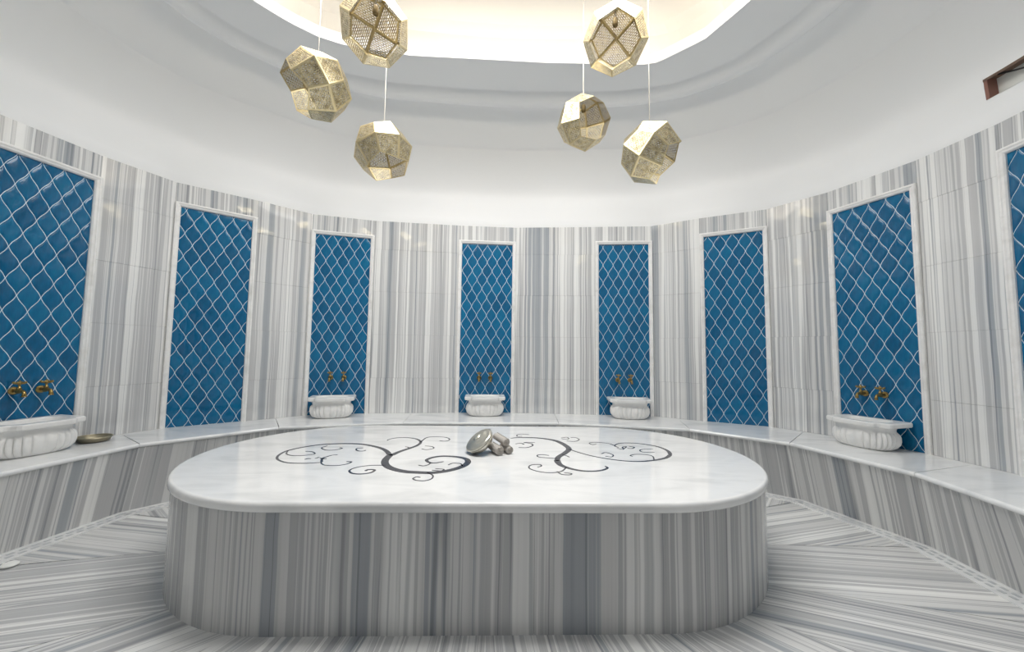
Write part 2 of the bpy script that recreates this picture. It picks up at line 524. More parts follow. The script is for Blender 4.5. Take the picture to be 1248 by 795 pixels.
def clip(poly, ax, lim, sign):
    out = []; n = len(poly)
    for i in range(n):
        p, q = poly[i], poly[(i+1) % n]
        a = sign*(p[ax]-lim); b = sign*(q[ax]-lim)
        if a >= 0: out.append(p)
        if a*b < 0:
            t = a/(a-b); out.append((p[0]+(q[0]-p[0])*t, p[1]+(q[1]-p[1])*t))
    return out
def area2(poly):
    return abs(sum(poly[i][0]*poly[(i+1) % len(poly)][1]-poly[(i+1) % len(poly)][0]*poly[i][1] for i in range(len(poly))))/2
PLABEL = ['blue lantern tile panel cut off by the left edge, behind the leftmost basin',
          'blue lantern tile panel with no basin on the left, bright reflections on its top tiles',
          'blue lantern tile panel behind the basin left of centre, wide view of its white frame',
          'blue lantern tile panel in the middle of the back wall behind the central basin',
          'blue lantern tile panel behind the basin right of centre on the back wall',
          'blue lantern tile panel with no basin right of the back wall, glints along its top',
          'blue lantern tile panel on the right wall behind the basin that stands at its left',
          'blue lantern tile panel of which only a narrow strip shows at the right edge']
FRW = 0.042
panel_frames = []
for pi_, (P, Q) in enumerate(PANELS):
    m, L = facet(P, Q)
    panel_frames.append((m, L))
    root = empty('tile_panel', label=PLABEL[pi_], cat='wall panel', group='blue tile panels round the wall')
    root.matrix_world = m @ Matrix.Translation((0, 0, BZ))
    H = 2.1
    # grout bed
    bx = [(0.01, -0.0004, 0), (L-0.01, -0.0004, 0), (L-0.01, -0.0004, H-0.012), (0.01, -0.0004, H-0.012), (0.01, 0.034, 0), (L-0.01, 0.034, 0), (L-0.01, 0.034, H-0.012), (0.01, 0.034, H-0.012)]
    bf = [(0, 1, 2, 3), (4, 7, 6, 5), (0, 4, 5, 1), (1, 5, 6, 2), (2, 6, 7, 3), (3, 7, 4, 0)]
    obj('grout_bed', fix(mesh('grout_bed', bx, bf, M_GROUT)), root)
    # frame: three mitred mouldings
    prof = [(0.0, 0.004), (0.0, -0.026), (0.006, -0.032), (0.016, -0.032), (0.022, -0.027), (0.034, -0.024), (FRW, -0.014), (FRW, 0.004)]
    def rail(name, fa, fb):
        vs = [fa(d, y) for d, y in prof] + [fb(d, y) for d, y in prof]; n = len(prof)
        fs = [(k, k+1, n+k+1, n+k) for k in range(n-1)] + [tuple(range(n))[::-1], tuple(range(n, 2*n))]
        obj(name, fix(mesh(name, vs, fs, M_FRAME)), root)
    rail('frame_rail', lambda d, y: (d, y, 0), lambda d, y: (d, y, H-d))
    rail('frame_rail', lambda d, y: (L-d, y, 0), lambda d, y: (L-d, y, H-d))
    rail('frame_rail', lambda d, y: (d, y, H-d), lambda d, y: (L-d, y, H-d))
    x0, x1, z0, z1 = FRW-0.004, L-FRW+0.004, 0.001, H-FRW+0.004
    ph = (0.02, 0.05, 0.0, 0.03, 0.06, 0.01, 0.04, 0.02)[pi_]
    rows = int(H/(TB/2))+3; cols = int(L/TA)+3
    for r in range(-1, rows):
        for c in range(-1, cols):
            cx = L/2 + (c-cols//2)*TA + (TA/2 if r % 2 else 0); cz = r*TB/2 - ph
            poly = [(x+cx, z+cz) for x, z in OUT]
            xs = [p[0] for p in poly]; zs = [p[1] for p in poly]
            if max(xs) < x0+.004 or min(xs) > x1-.004 or max(zs) < z0+.004 or min(zs) > z1-.004: continue
            if min(xs) >= x0 and max(xs) <= x1 and min(zs) >= z0 and max(zs) <= z1:
                o = obj('tile', TILE, root); o.location = (cx, 0, cz)
            else:
                for ax, lim, sg in ((0, x0, 1), (0, x1, -1), (1, z0, 1), (1, z1, -1)):
                    if len(poly) > 2: poly = clip(poly, ax, lim, sg)
                if len(poly) < 3 or area2(poly) < 0.00015: continue
                o = obj('tile', tile_geom([(x-cx, z-cz) for x, z in poly]), root); o.location = (cx, 0, cz)

# ------------------------------------------------------------------ bench round the wall
def mid(a, b): return ((a[0]+b[0])/2, (a[1]+b[1])/2)
BEN = [(-2.05, .60), (-2.60, 1.20), (-2.93, 2.20), (-2.81, 2.98), (-2.18, 3.685), (-1.10, 4.00), (.50, 4.09), (1.756, 3.851), (2.354, 3.31), (2.567, 2.506), (2.47, 1.84), (2.22, 1.16), (1.75, .72)]
FOOT = [(-2.13, .50), (-2.72, 1.13), (-3.02, 2.20), (-2.90, 2.96), (-2.25, 3.78), (-1.12, 4.12), (.52, 4.21), (1.83, 3.96), (2.51, 3.39), (2.745, 2.60), (2.66, 1.83), (2.38, 1.10), (1.87, .62)]
M12, M23, M34, M45, M56, M67, M78 = mid(P1R, P2L), mid(P2R, P3L), mid(P3R, P4L), mid(P4R, P5L), mid(P5R, P6L), mid(P6R, P7L), mid(P7R, P8L)
BACK = [[(-2.3, .225), (-2.7, .5), (-2.975, .9)], [(-2.975, .9), (-3.25, 1.3), P1L], [P1L, P1R, M12], [M12, P2L, P2R, M23], [M23, P3L, P3R, M34], [M34, P4L, P4R, M45],
        [M45, P5L, P5R, M56], [M56, P6L, P6R, M67], [M67, P7L, P7R, M78], [M78, P8L, P8R], [P8R, (2.85, 1.0), (2.525, .65)], [(2.525, .65), (2.2, .3), (1.70, .10)]]
bench = empty('bench', (0, 3.9, 0), label='continuous low stone bench running round the curved wall, white top and grey striped front', cat='bench')
boff = Vector((0, 3.9, 0))
def shift(me):
    me.transform(Matrix.Translation(-boff)); return me
def rounded_edge_slab(name, A, B, back, z, th, material):
    """bench top piece with a bullnose along A-B"""
    A = Vector((A[0], A[1], 0)); B = Vector((B[0], B[1], 0))
    d = (B-A).normalized(); out = Vector((-d.y, d.x, 0))
    if out.dot(Vector((back[0][0], back[0][1], 0))-A) < 0: out = -out
    g = d*0.0007
    A = A+g; B = B-g
    r = th/2; prof = [(r*(1-math.sin(PI*k/8)), z-r+r*math.cos(PI*k/8)) for k in range(9)]
    vs = []; fs = []; n = len(prof)
    for o_, zz in prof: vs.append(A+out*o_+Vector((0, 0, zz)))
    for o_, zz in prof: vs.append(B+out*o_+Vector((0, 0, zz)))
    for k in range(n-1): fs.append((k, n+k, n+k+1, k+1))
    bk = [Vector((p[0], p[1], 0)) for p in back]
    bk[0] = bk[0]+(bk[1]-bk[0]).normalized()*0.0007; bk[-1] = bk[-1]+(bk[-2]-bk[-1]).normalized()*0.0007
    m0 = len(vs); k = len(bk)
    vs += [p+Vector((0, 0, z)) for p in bk]; vs += [p+Vector((0, 0, z-th)) for p in bk]
    fs.append(tuple([0, n] + [m0+k-1-i for i in range(k)]))
    fs.append(tuple([2*n-1, n-1] + [m0+k+i for i in range(k)]))
    for i in range(k-1): fs.append((m0+i, m0+i+1, m0+k+i+1, m0+k+i))
    fs.append(tuple([m0] + list(range(n)) + [m0+k])); fs.append(tuple([m0+k-1, m0+2*k-1] + list(range(2*n-1, n-1, -1))))
    return fix(mesh(name, vs, fs, material))
TH = 0.032
uo = 0.0
for k in range(len(BEN)-1):
    A, B = BEN[k], BEN[k+1]
    obj('bench_top', shift(rounded_edge_slab('bench_top', A, B, BACK[k], BZ, TH, M_BENCH)), bench)
    # sloping riser, foot set back towards the wall
    a = Vector((*A, BZ-TH)); b = Vector((*B, BZ-TH)); fa = Vector((*FOOT[k], 0)); fb = Vector((*FOOT[k+1], 0))
    d = (b-a).normalized(); out = Vector((-d.y, d.x, 0))
    if out.dot(fa-a) < 0: out = -out
    a = a+(fa-a).xy.to_3d()*0.16; b = b+(fb-b).xy.to_3d()*0.16
    L = (b-a).length; ns = max(1, round(L/0.45)); NU, NV = 4, 6
    for s in range(ns):
        sl = uo+random.uniform(0, 0.03)
        g0, g1 = s/ns+0.0006/L, (s+1)/ns-0.0006/L
        vs = []; uv = []; fs = []
        for dep in (0, 1):
            for iv in range(NV+1):
                for iu in range(NU+1):
                    t = g0+(g1-g0)*iu/NU
                    p = fa.lerp(fb, t).lerp(a.lerp(b, t), iv/NV)
                    vs.append(p+out*0.03*dep); uv.append((sl+L*t, .5*iv/NV))
        W_ = NU+1; M_ = W_*(NV+1)
        for iv in range(NV):
            for iu in range(NU):
                q = iv*W_+iu
                fs.append((q, q+1, q+W_+1, q+W_))
        fs.append((M_, M_+NV*W_, M_+NV*W_+NU, M_+NU))
        for iu in range(NU): fs += [(iu+1, iu, M_+iu, M_+iu+1), (NV*W_+iu, NV*W_+iu+1, M_+NV*W_+iu+1, M_+NV*W_+iu)]
        for iv in range(NV): fs += [(iv*W_, (iv+1)*W_, M_+(iv+1)*W_, M_+iv*W_), ((iv+1)*W_+NU, iv*W_+NU, M_+iv*W_+NU, M_+(iv+1)*W_+NU)]
        obj('riser_slab', shift(fix(mesh('riser_slab', vs, fs, M_RISER, uv))), bench)
    uo += L

# ------------------------------------------------------------------ floor: wedge slabs, stripes square to each bench face
TC, TR, TH_A, TH_B = (-0.205, 2.65), 0.90, -0.88, 0.88       # stadium: centre, end radius, x of the two end centres
TROT = math.radians(1.6)
def stadium(r, n=28):
    pts = []
    for k in range(n+1):
        a = -PI/2 + PI*k/n; pts.append((TH_B+r*math.cos(a), r*math.sin(a)))
    for k in range(n+1):
        a = PI/2 + PI*k/n; pts.append((TH_A+r*math.cos(a), r*math.sin(a)))
    c, s = math.cos(TROT), math.sin(TROT)
    return [(TC[0]+x*c-y*s, TC[1]+x*s+y*c) for x, y in pts]
STAD = stadium(0.80, 60)
def nearest(p): return min(STAD, key=lambda q: (q[0]-p[0])**2+(q[1]-p[1])**2)
M_FLOORBED = simple('grey_floor_bed', (.42, .43, .44), 0.5)
def dist_floor():
    fl = prism('floor', [(-3.9, -1.5), (3.7, -1.5), (3.7, 5.1), (-3.9, 5.1)], -0.10, -0.012, M_FLOORBED)
    return obj('floor', fl, kind='structure')
FLOOR = dist_floor()
inner = [nearest(p) for p in FOOT]
inner[2] = (-1.95, 2.29) if False else nearest((-2.9, 2.29)); inner[9] = nearest((2.2, 2.53)); inner[10] = nearest((1.35, 2.15)); inner[12] = (.75, 1.87); inner[0] = (-1.1, 1.86); inner[11] = nearest((1.2, 1.75)); inner[1] = nearest((-1.75, 1.70))
for k in range(len(FOOT)-1):
    A, B = Vector(FOOT[k]), Vector(FOOT[k+1]); d = (B-A).normalized()
    ext = Vector((-d.y, d.x))
    if ext.dot(A-Vector((-0.2, 2.6))) < 0: ext = -ext
    sub = 2 if (B-A).length > 0.9 else 1
    for s in range(sub):
        f0, f1 = s/sub, (s+1)/sub
        a = A.lerp(B, f0); b = A.lerp(B, f1)
        i0, i1 = Vector(inner[k]), Vector(inner[k+1])
        ia = i0.lerp(i1, f0); ib = i0.lerp(i1, f1)
        poly = [ia, ib, b+ext*0.02, a+ext*0.02]
        obj('floor_slab', prism('floor_slab', [(p.x, p.y) for p in poly], -0.012, 0.0, M_FLOOR, (ext.x, ext.y), k*1.7+s*0.4), FLOOR)
front = [(-2.13, .50), (-1.3, -0.1), (-.65, -.1), (0, -.1), (.65, -.1), (1.2, -0.1), (1.87, .62)]
itop = [inner[0], (-1.0, 1.85), (-.6, 1.85), (-.1, 1.85), (.35, 1.85), (.6, 1.85), inner[-1]]
for k in range(len(front)-1):
    a, b = front[k], front[k+1]; c0, c1 = itop[k], itop[k+1]
    mdx = ((a[0]+b[0])/2 - (c0[0]+c1[0])/2, (a[1]+b[1])/2 - (c0[1]+c1[1])/2)
    obj('floor_slab', prism('floor_slab', [a, b, c1, c0], -0.012, 0.0, M_FLOOR, mdx, 30+k*1.3), FLOOR)

# pale border with rows of small grey mosaic along the foot of the bench
tr = empty('trim_1', kind='structure')
for k in range(len(FOOT)-1):
    A, B = Vector((*FOOT[k], 0)), Vector((*FOOT[k+1], 0)); d = (B-A).normalized(); out = Vector((-d.y, d.x, 0))
    if out.dot(A-Vector((-0.2, 2.6, 0))) < 0: out = -out
    def inn(i, w):   # mitred inward offset of the foot line
        p = Vector((*FOOT[i], 0)); c = Vector((-0.2, 2.6, 0))
        return p + (c-p).normalized()*w
    def band(w0, w1, z0, z1): 
        return [inn(k, w0), inn(k+1, w0), inn(k+1, w1), inn(k, w1)]
    for nm, w0, w1, z1, mt in (('border_strip', -0.005, 0.135, 0.003, M_BENCH), ('border_edge', 0.0, 0.022, 0.006, M_BENCH), ('border_edge', 0.118, 0.140, 0.006, M_BENCH)):
        q = band(w0, w1, 0, z1)
        obj(nm, prism(nm, [(p.x, p.y) for p in q], -0.004, z1, mt, (d.x, d.y), k*0.9), tr)
    q0, q1 = inn(k, 0.0), inn(k+1, 0.0); L = (q1-q0).length
    parts = []
    nd = int(L/0.052)
    dd = (q1-q0).normalized(); oo = Vector((-dd.y, dd.x, 0))
    if oo.dot(Vector((-0.2, 2.6, 0))-q0) < 0: oo = -oo
    for row, w in ((0, 0.045), (1, 0.086)):
        for j in range(nd):
            p = q0 + dd*((j+0.25+0.5*row)*L/nd) + oo*w
            vs = []
            for z in (0.001, 0.0045):
                for sx, sy in ((-.016, -.009), (.016, -.009), (.016, .009), (-.016, .009)):
                    v = p + dd*sx + oo*sy; vs.append((v.x, v.y, z))
            parts.append((vs, [(0, 3, 2, 1), (4, 5, 6, 7), (0, 1, 5, 4), (1, 2, 6, 5), (2, 3, 7, 6), (3, 0, 4, 7)]))
    v, f = merge(*parts)
    obj('mosaic_row', fix(mesh('mosaic_row', v, f, M_GREYDASH)), tr, kind='stuff')

cap = obj('floor_cap', fix(mesh('floor_cap', *lathe([(0.0001, 0.0), (0.036, 0.0), (0.036, 0.006), (0.030, 0.012), (0.012, 0.015), (0.0001, 0.0155)], 24), M_CAP, smooth=True)),
          label='small round white cap on the striped floor by the bench foot at the left edge', cat='floor cap')
cap.location = (-2.79, 2.245, 0.006)

# ------------------------------------------------------------------ massage table
table = empty('massage_table', (*TC, 0), label='large low stadium-shaped stone table with white top and striped base', cat='table')
toff = Vector((*TC, 0))
def tshift(me): me.transform(Matrix.Translation(-toff)); return me
def stadium_top():
    n = 40; th = 0.046
    prof = [(0.0, TZ-th), (-0.004, TZ-th), (0.004, TZ-th+0.001), (0.009, TZ-th+0.008), (0.010, TZ-0.018), (0.007, TZ-0.007), (0.0, TZ-0.001), (-0.008, TZ)]
    vs = []; fs = []; cnt = None
    for o_, z in prof:
        pts = stadium(TR-0.01+o_, n); cnt = len(pts)
        vs += [(x, y, z) for x, y in pts]
    for r in range(len(prof)-1):
        for i in range(cnt):
            j = (i+1) % cnt
            fs.append((r*cnt+i, r*cnt+j, (r+1)*cnt+j, (r+1)*cnt+i))
    fs.append(tuple(range(cnt))[::-1]); fs.append(tuple(range((len(prof)-1)*cnt, len(prof)*cnt)))
    me = fix(mesh('table_top', vs, fs, M_TOP, smooth=True))
    return me
me = stadium_top()
for p in me.polygons:
    if len(p.vertices) > 4: p.use_smooth = False
top = obj('table_top', tshift(me), table)
# base cladding, cut into slabs
bo = stadium(0.886, 36); n = len(bo)
cum = [0.0]
for i in range(n): cum.append(cum[-1] + math.dist(bo[i], bo[(i+1) % n]))
bi = stadium(0.84, 36)
cuts = []
def arcs(i0, i1): return list(range(i0, i1+1))
groups = [arcs(0, 9), arcs(9, 18), arcs(18, 27), arcs(27, 36), arcs(37, 46), arcs(46, 55), arcs(55, 64), arcs(64, 73)]
def base_slab(outer, innr, us):
    vs = []; fs = []; k = len(outer)
    for p in outer: vs.append((p[0], p[1], 0.0))
    for p in outer: vs.append((p[0], p[1], TZ-0.045))
    for p in innr: vs.append((p[0], p[1], 0.0))
    for p in innr: vs.append((p[0], p[1], TZ-0.045))
    for i in range(k-1):
        fs += [(i, i+1, k+i+1, k+i), (2*k+i+1, 2*k+i, 3*k+i, 3*k+i+1), (k+i, k+i+1, 3*k+i+1, 3*k+i), (i+1, i, 2*k+i, 2*k+i+1)]
    fs += [(0, k, 3*k, 2*k), (k-1, 2*k+k-1, 3*k+k-1, 2*k-1)]
    uv = [(us[i], 0) for i in range(k)] + [(us[i], .5) for i in range(k)] + [(us[i], 0) for i in range(k)] + [(us[i], .5) for i in range(k)]
    obj('base_slab', tshift(fix(mesh('base_slab', vs, fs, M_TABLE, uv))), table)
for g in groups:
    base_slab([bo[i] for i in g], [bi[i] for i in g], [cum[i] for i in g])
def lerp2(a, b, t): return (a[0]+(b[0]-a[0])*t, a[1]+(b[1]-a[1])*t)
for i0, i1 in ((36, 37), (73, 0)):
    for s in range(3):
        t0, t1 = s/3+0.0003, (s+1)/3-0.0003
        e = 1.76
        base_slab([lerp2(bo[i0], bo[i1], t0), lerp2(bo[i0], bo[i1], t1)], [lerp2(bi[i0], bi[i1], t0), lerp2(bi[i0], bi[i1], t1)], [cum[i0]+e*t0, cum[i0]+e*t1])

# inlaid scrolls: strokes of varying width set in the top
SCROLL_LEFT = [
  (0.01, 0.018, 0.034, [(-1.123, 2.337), (-1.203, 2.315), (-1.307, 2.321), (-1.392, 2.371), (-1.44, 2.433), (-1.466, 2.512), (-1.467, 2.598), (-1.417, 2.693), (-1.326, 2.772), (-1.196, 2.805), (-1.059, 2.797), (-0.922, 2.72), (-0.834, 2.631), (-0.77, 2.518)]),
  (0.045, 0.04, 0.012, [(-0.77, 2.535), (-0.761, 2.401), (-0.725, 2.302), (-0.665, 2.232), (-0.585, 2.185), (-0.515, 2.173), (-0.421, 2.171), (-0.335, 2.221), (-0.277, 2.295), (-0.256, 2.377), (-0.275, 2.451), (-0.335, 2.495), (-0.424, 2.511), (-0.483, 2.48), (-0.513, 2.42), (-0.486, 2.366), (-0.448, 2.357), (-0.403, 2.388)]),
  (0.034, 0.018, 0.006, [(-0.761, 2.506), (-0.735, 2.605), (-0.692, 2.699), (-0.66, 2.784), (-0.66, 2.888), (-0.714, 2.981), (-0.791, 3.023), (-0.868, 3.018), (-0.915, 2.957), (-0.915, 2.918)]),
  (0.012, 0.007, 0.01, [(-0.66, 2.872), (-0.648, 3.032), (-0.588, 3.066), (-0.506, 3.052), (-0.462, 2.984), (-0.484, 2.926), (-0.531, 2.934)]),
  (0.01, 0.006, 0.004, [(-0.692, 2.699), (-0.711, 2.727), (-0.733, 2.74)]),
  (0.006, 0.014, 0.016, [(-0.725, 2.296), (-0.803, 2.292), (-0.868, 2.256), (-0.892, 2.197), (-0.862, 2.146), (-0.809, 2.131), (-0.763, 2.156), (-0.756, 2.203), (-0.793, 2.211), (-0.802, 2.185)]),
  (0.008, 0.01, 0.008, [(-0.459, 2.175), (-0.417, 2.127), (-0.41, 2.071), (-0.438, 2.037), (-0.483, 2.041), (-0.507, 2.067), (-0.496, 2.095), (-0.472, 2.088)]),
  (0.01, 0.007, 0.014, [(-1.123, 2.337), (-1.078, 2.286), (-1.006, 2.279), (-0.959, 2.309), (-0.949, 2.355), (-0.982, 2.361)]),
  (0.008, 0.006, 0.006, [(-1.467, 2.598), (-1.429, 2.514), (-1.364, 2.476), (-1.295, 2.488), (-1.254, 2.523), (-1.298, 2.576), (-1.346, 2.583)]),
  (0.01, 0.006, 0.006, [(-1.275, 2.74), (-1.285, 2.677), (-1.231, 2.624), (-1.175, 2.627), (-1.143, 2.67), (-1.17, 2.692)]),
  (0.006, 0.012, 0.006, [(-1.006, 2.692), (-1.042, 2.68), (-1.036, 2.643), (-1.006, 2.609), (-0.975, 2.611), (-0.967, 2.633)]),
  (0.016, 0.01, 0.006, [(-1.118, 2.337), (-1.154, 2.42), (-1.145, 2.467), (-1.128, 2.5), (-1.1, 2.51)]),
  (0.006, 0.018, 0.006, [(-1.177, 2.434), (-1.147, 2.417), (-1.126, 2.418)]),
  (0.006, 0.016, 0.006, [(-1.251, 2.396), (-1.239, 2.412), (-1.219, 2.413)]),
  (0.006, 0.014, 0.005, [(-1.2, 2.418), (-1.192, 2.434), (-1.189, 2.453)]),
  (0.006, 0.008, 0.006, [(-0.608, 2.689), (-0.568, 2.668), (-0.529, 2.708), (-0.551, 2.755), (-0.603, 2.772)]),
  (0.006, 0.007, 0.01, [(-0.539, 2.311), (-0.506, 2.295), (-0.481, 2.32), (-0.476, 2.367)]),
  (0.006, 0.006, 0.006, [(-0.44, 2.216), (-0.399, 2.206), (-0.381, 2.21), (-0.376, 2.235), (-0.426, 2.243)]),
  (0.006, 0.006, 0.01, [(-0.365, 2.319), (-0.346, 2.355), (-0.315, 2.356), (-0.294, 2.347), (-0.277, 2.295)]),
]
SCROLL_RIGHT = [
  (0.01, 0.042, 0.034, [(-0.0, 3.046), (0.055, 3.077), (0.167, 3.083), (0.275, 3.045), (0.352, 2.97), (0.395, 2.848), (0.407, 2.734), (0.364, 2.626), (0.31, 2.526), (0.289, 2.435)]),
  (0.044, 0.022, 0.012, [(0.292, 2.453), (0.292, 2.398), (0.306, 2.336), (0.352, 2.276), (0.41, 2.24), (0.472, 2.236), (0.531, 2.26), (0.568, 2.301), (0.563, 2.338)]),
  (0.012, 0.014, 0.028, [(0.407, 2.734), (0.471, 2.632), (0.539, 2.556), (0.626, 2.494), (0.715, 2.455), (0.811, 2.449), (0.911, 2.482), (1.005, 2.541), (1.068, 2.622)]),
  (0.028, 0.014, 0.01, [(1.065, 2.614), (1.09, 2.726), (1.066, 2.837), (0.998, 2.905), (0.916, 2.941), (0.818, 2.93), (0.757, 2.853), (0.77, 2.798)]),
  (0.008, 0.006, 0.006, [(0.757, 2.853), (0.732, 2.915), (0.669, 2.947), (0.609, 2.943), (0.586, 2.917), (0.6, 2.874), (0.634, 2.895)]),
  (0.005, 0.008, 0.005, [(0.396, 3.08), (0.444, 3.111), (0.456, 3.067), (0.433, 3.038), (0.399, 3.053)]),
  (0.006, 0.01, 0.006, [(0.426, 2.985), (0.483, 2.967), (0.53, 3.033), (0.517, 3.099), (0.474, 3.102)]),
  (0.005, 0.006, 0.004, [(0.094, 3.131), (0.056, 3.117), (0.054, 3.175), (0.089, 3.208), (0.153, 3.194)]),
  (0.005, 0.014, 0.016, [(0.035, 2.866), (0.064, 2.883), (0.087, 2.879), (0.098, 2.855)]),
  (0.006, 0.012, 0.006, [(0.056, 2.76), (0.117, 2.763), (0.159, 2.821), (0.151, 2.883), (0.1, 2.914), (0.182, 2.924)]),
  (0.008, 0.006, 0.01, [(0.301, 2.489), (0.227, 2.504), (0.183, 2.52), (0.175, 2.558), (0.203, 2.578), (0.253, 2.561)]),
  (0.01, 0.008, 0.006, [(0.329, 2.305), (0.292, 2.229), (0.235, 2.198), (0.174, 2.209), (0.124, 2.251), (0.109, 2.296), (0.128, 2.344), (0.176, 2.353), (0.183, 2.321), (0.158, 2.298)]),
  (0.008, 0.006, 0.006, [(0.264, 2.222), (0.284, 2.172), (0.327, 2.165), (0.339, 2.188), (0.301, 2.201)]),
  (0.01, 0.006, 0.004, [(0.338, 2.585), (0.365, 2.559), (0.38, 2.522)]),
  (0.006, 0.006, 0.006, [(0.605, 2.618), (0.645, 2.653), (0.677, 2.594), (0.654, 2.543), (0.617, 2.56)]),
  (0.01, 0.008, 0.006, [(0.909, 2.489), (0.931, 2.576), (0.897, 2.613), (0.836, 2.618), (0.79, 2.588), (0.797, 2.562)]),
  (0.006, 0.007, 0.006, [(1.005, 2.766), (0.923, 2.752), (0.895, 2.716), (0.908, 2.675), (0.984, 2.679)]),
  (0.006, 0.012, 0.006, [(0.752, 2.775), (0.789, 2.745), (0.801, 2.809), (0.834, 2.825), (0.799, 2.764)]),
  (0.006, 0.012, 0.006, [(0.826, 2.778), (0.859, 2.776), (0.887, 2.814), (0.856, 2.84)]),
]

def smooth_path(pts, per=6):
    P = [Vector(p) for p in pts]; out = []
    P = [P[0]*2-P[1]] + P + [P[-1]*2-P[-2]]
    for i in range(1, len(P)-2):
        for k in range(per):
            t = k/per; a, b, c, d = P[i-1], P[i], P[i+1], P[i+2]
            out.append(0.5*((2*b) + (c-a)*t + (2*a-5*b+4*c-d)*t*t + (3*b-a-3*c+d)*t*t*t))
    out.append(P[-2])
    return out
def scroll(name, strokes, label):
    parts = []
    for a, b, c, pts in strokes:
        path = smooth_path(pts); n = len(path); vs = []; fs = []
        for i, p in enumerate(path):
            t = i/(n-1); wd = a + (b-a)*min(1, 2*t) if t < .5 else b + (c-b)*(2*t-1)
            wd = max(wd, 0.009) * 0.5
            if i in (0, n-1): wd *= 0.35
            q0 = path[max(0, i-1)]; q1 = path[min(n-1, i+1)]; d = (q1-q0)
            d = d.normalized() if d.length > 1e-9 else Vector((1, 0)); q = Vector((-d.y, d.x))
            for s in (-1, 1):
                r = p+q*wd*s
                vs.append((r.x, r.y, TZ+0.0012)); vs.append((r.x, r.y, TZ-0.003))
        for i in range(n-1):
            o = 4*i
            fs += [(o, o+2, o+6, o+4), (o+1, o, o+4, o+5), (o+2, o+3, o+7, o+6)]
        fs += [(0, 1, 3, 2), (4*n-4, 4*n-2, 4*n-1, 4*n-3)]
        parts.append((vs, fs))
    v, f = merge(*parts)
    me = mesh(name, v, f, M_INLAY)
    o = obj(name, tshift(me), top)
    o['label'] = label
scroll('scroll_inlay', SCROLL_LEFT, 'dark curling vine inlay on the left half of the table top')
scroll('scroll_inlay', SCROLL_RIGHT, 'dark curling vine inlay on the right half of the table top')

# ------------------------------------------------------------------ things on the table
def rolled_towel(loc, rz, pitch, R, L, label):
    root = empty('rolled_towel', loc, label=label, cat='towel', group='rolled towels on the table')
    root.rotation_euler = (0, pitch, rz)
    # spiral cross-section in y-z, extruded along x
    turns = 3.2; n = 80; th = R/(turns+0.55)
    path = []
    for i in range(n+1):
        a = 2*PI*turns*i/n; r = th*0.35 + (R-th*0.5-th*0.35)*i/n
        path.append((r*math.cos(a), r*math.sin(a)))
    vs = []; fs = []; hw = th*0.36
    for i, (y, z) in enumerate(path):
        q0 = path[max(0, i-1)]; q1 = path[min(n, i+1)]; d = Vector((q1[0]-q0[0], q1[1]-q0[1])).normalized(); q = Vector((-d.y, d.x))
        for s, x in ((-1, L/2-0.004), (-.4, L/2), (.4, L/2), (1, L/2-0.004), (1, -L/2), (-1, -L/2)):
            vs.append((x, y+q.x*hw*s, z+q.y*hw*s))
    for i in range(n):
        for k in range(6):
            fs.append((6*i+k, 6*i+(k+1) % 6, 6*i+6+(k+1) % 6, 6*i+6+k))
    fs += [tuple(range(6))[::-1], tuple(range(6*n, 6*n+6))]
    obj('towel_roll', fix(mesh('towel_roll', vs, fs, M_TOWEL, smooth=False)), root)
    core = lathe([(0.0001, -L/2+0.01), (R-th*0.9, -L/2+0.01), (R-th*0.9, L/2-0.012), (0.0001, L/2-0.012)], 20, Matrix.Rotation(PI/2, 4, 'Y'))
    obj('inner_fold', fix(mesh('inner_fold', *core, M_TOWEL2, smooth=False)), root)
M_TOWEL = simple('grey_beige_terry', (.50, .47, .43), 0.95, spec=0.1)
M_TOWEL2 = simple('core_terry', (.50, .47, .43), 0.95, spec=0.1)  # core of the roll, same colour as the outer terry
rolled_towel((-0.098, 2.60, TZ+.032), math.radians(-66), 0, .032, 0.15, 'left of the two lower grey rolled towels, against the metal bowl')
rolled_towel((-0.028, 2.64, TZ+.027), math.radians(-70), 0, .027, 0.15, 'right of the two lower grey rolled towels on the table')
rolled_towel((-0.064, 2.65, TZ+.081), math.radians(-62), math.radians(4), .029, 0.16, 'grey rolled towel lying on top of two others')

def lidded_bowl():
    root = empty('metal_bowl', (-0.20, 2.60, TZ+0.0), label='shallow round pewter bath bowl tipped on its side against the rolled towels', cat='bowl')
    body = lathe([(0.0001, -0.034), (0.045, -0.034), (0.076, -0.026), (0.092, -0.010), (0.096, 0.0), (0.097, 0.003), (0.0001, 0.003)], 40)
    lid = lathe([(0.0001, 0.003), (0.094, 0.003), (0.094, 0.006), (0.101, 0.008), (0.102, 0.014), (0.096, 0.018), (0.086, 0.022), (0.082, 0.021), (0.060, 0.029), (0.034, 0.033), (0.030, 0.0325), (0.026, 0.037), (0.014, 0.040), (0.0001, 0.0405)], 40)
    # tip so that the lid faces left, up and to the viewer
    nrm = Vector((-0.55, -0.30, 0.78)).normalized()
    q = Vector((0, 0, 1)).rotation_difference(nrm)
    R = q.to_matrix().to_4x4()
    lowest = min((R @ v).z for v in body[0]+lid[0])
    R = R @ Matrix.Diagonal((1, 1, 1.25, 1))
    lowest = min((R @ v).z for v in body[0]+lid[0])
    M = Matrix.Translation((0, 0, -lowest+0.0005)) @ R
    obj('bowl_body', fix(mesh('bowl_body', [M @ v for v in body[0]], body[1], M_STEEL, smooth=True)), root)
    obj('bowl_underside', fix(mesh('bowl_underside', [M @ v for v in lid[0]], lid[1], M_STEEL, smooth=True)), root)
lidded_bowl()

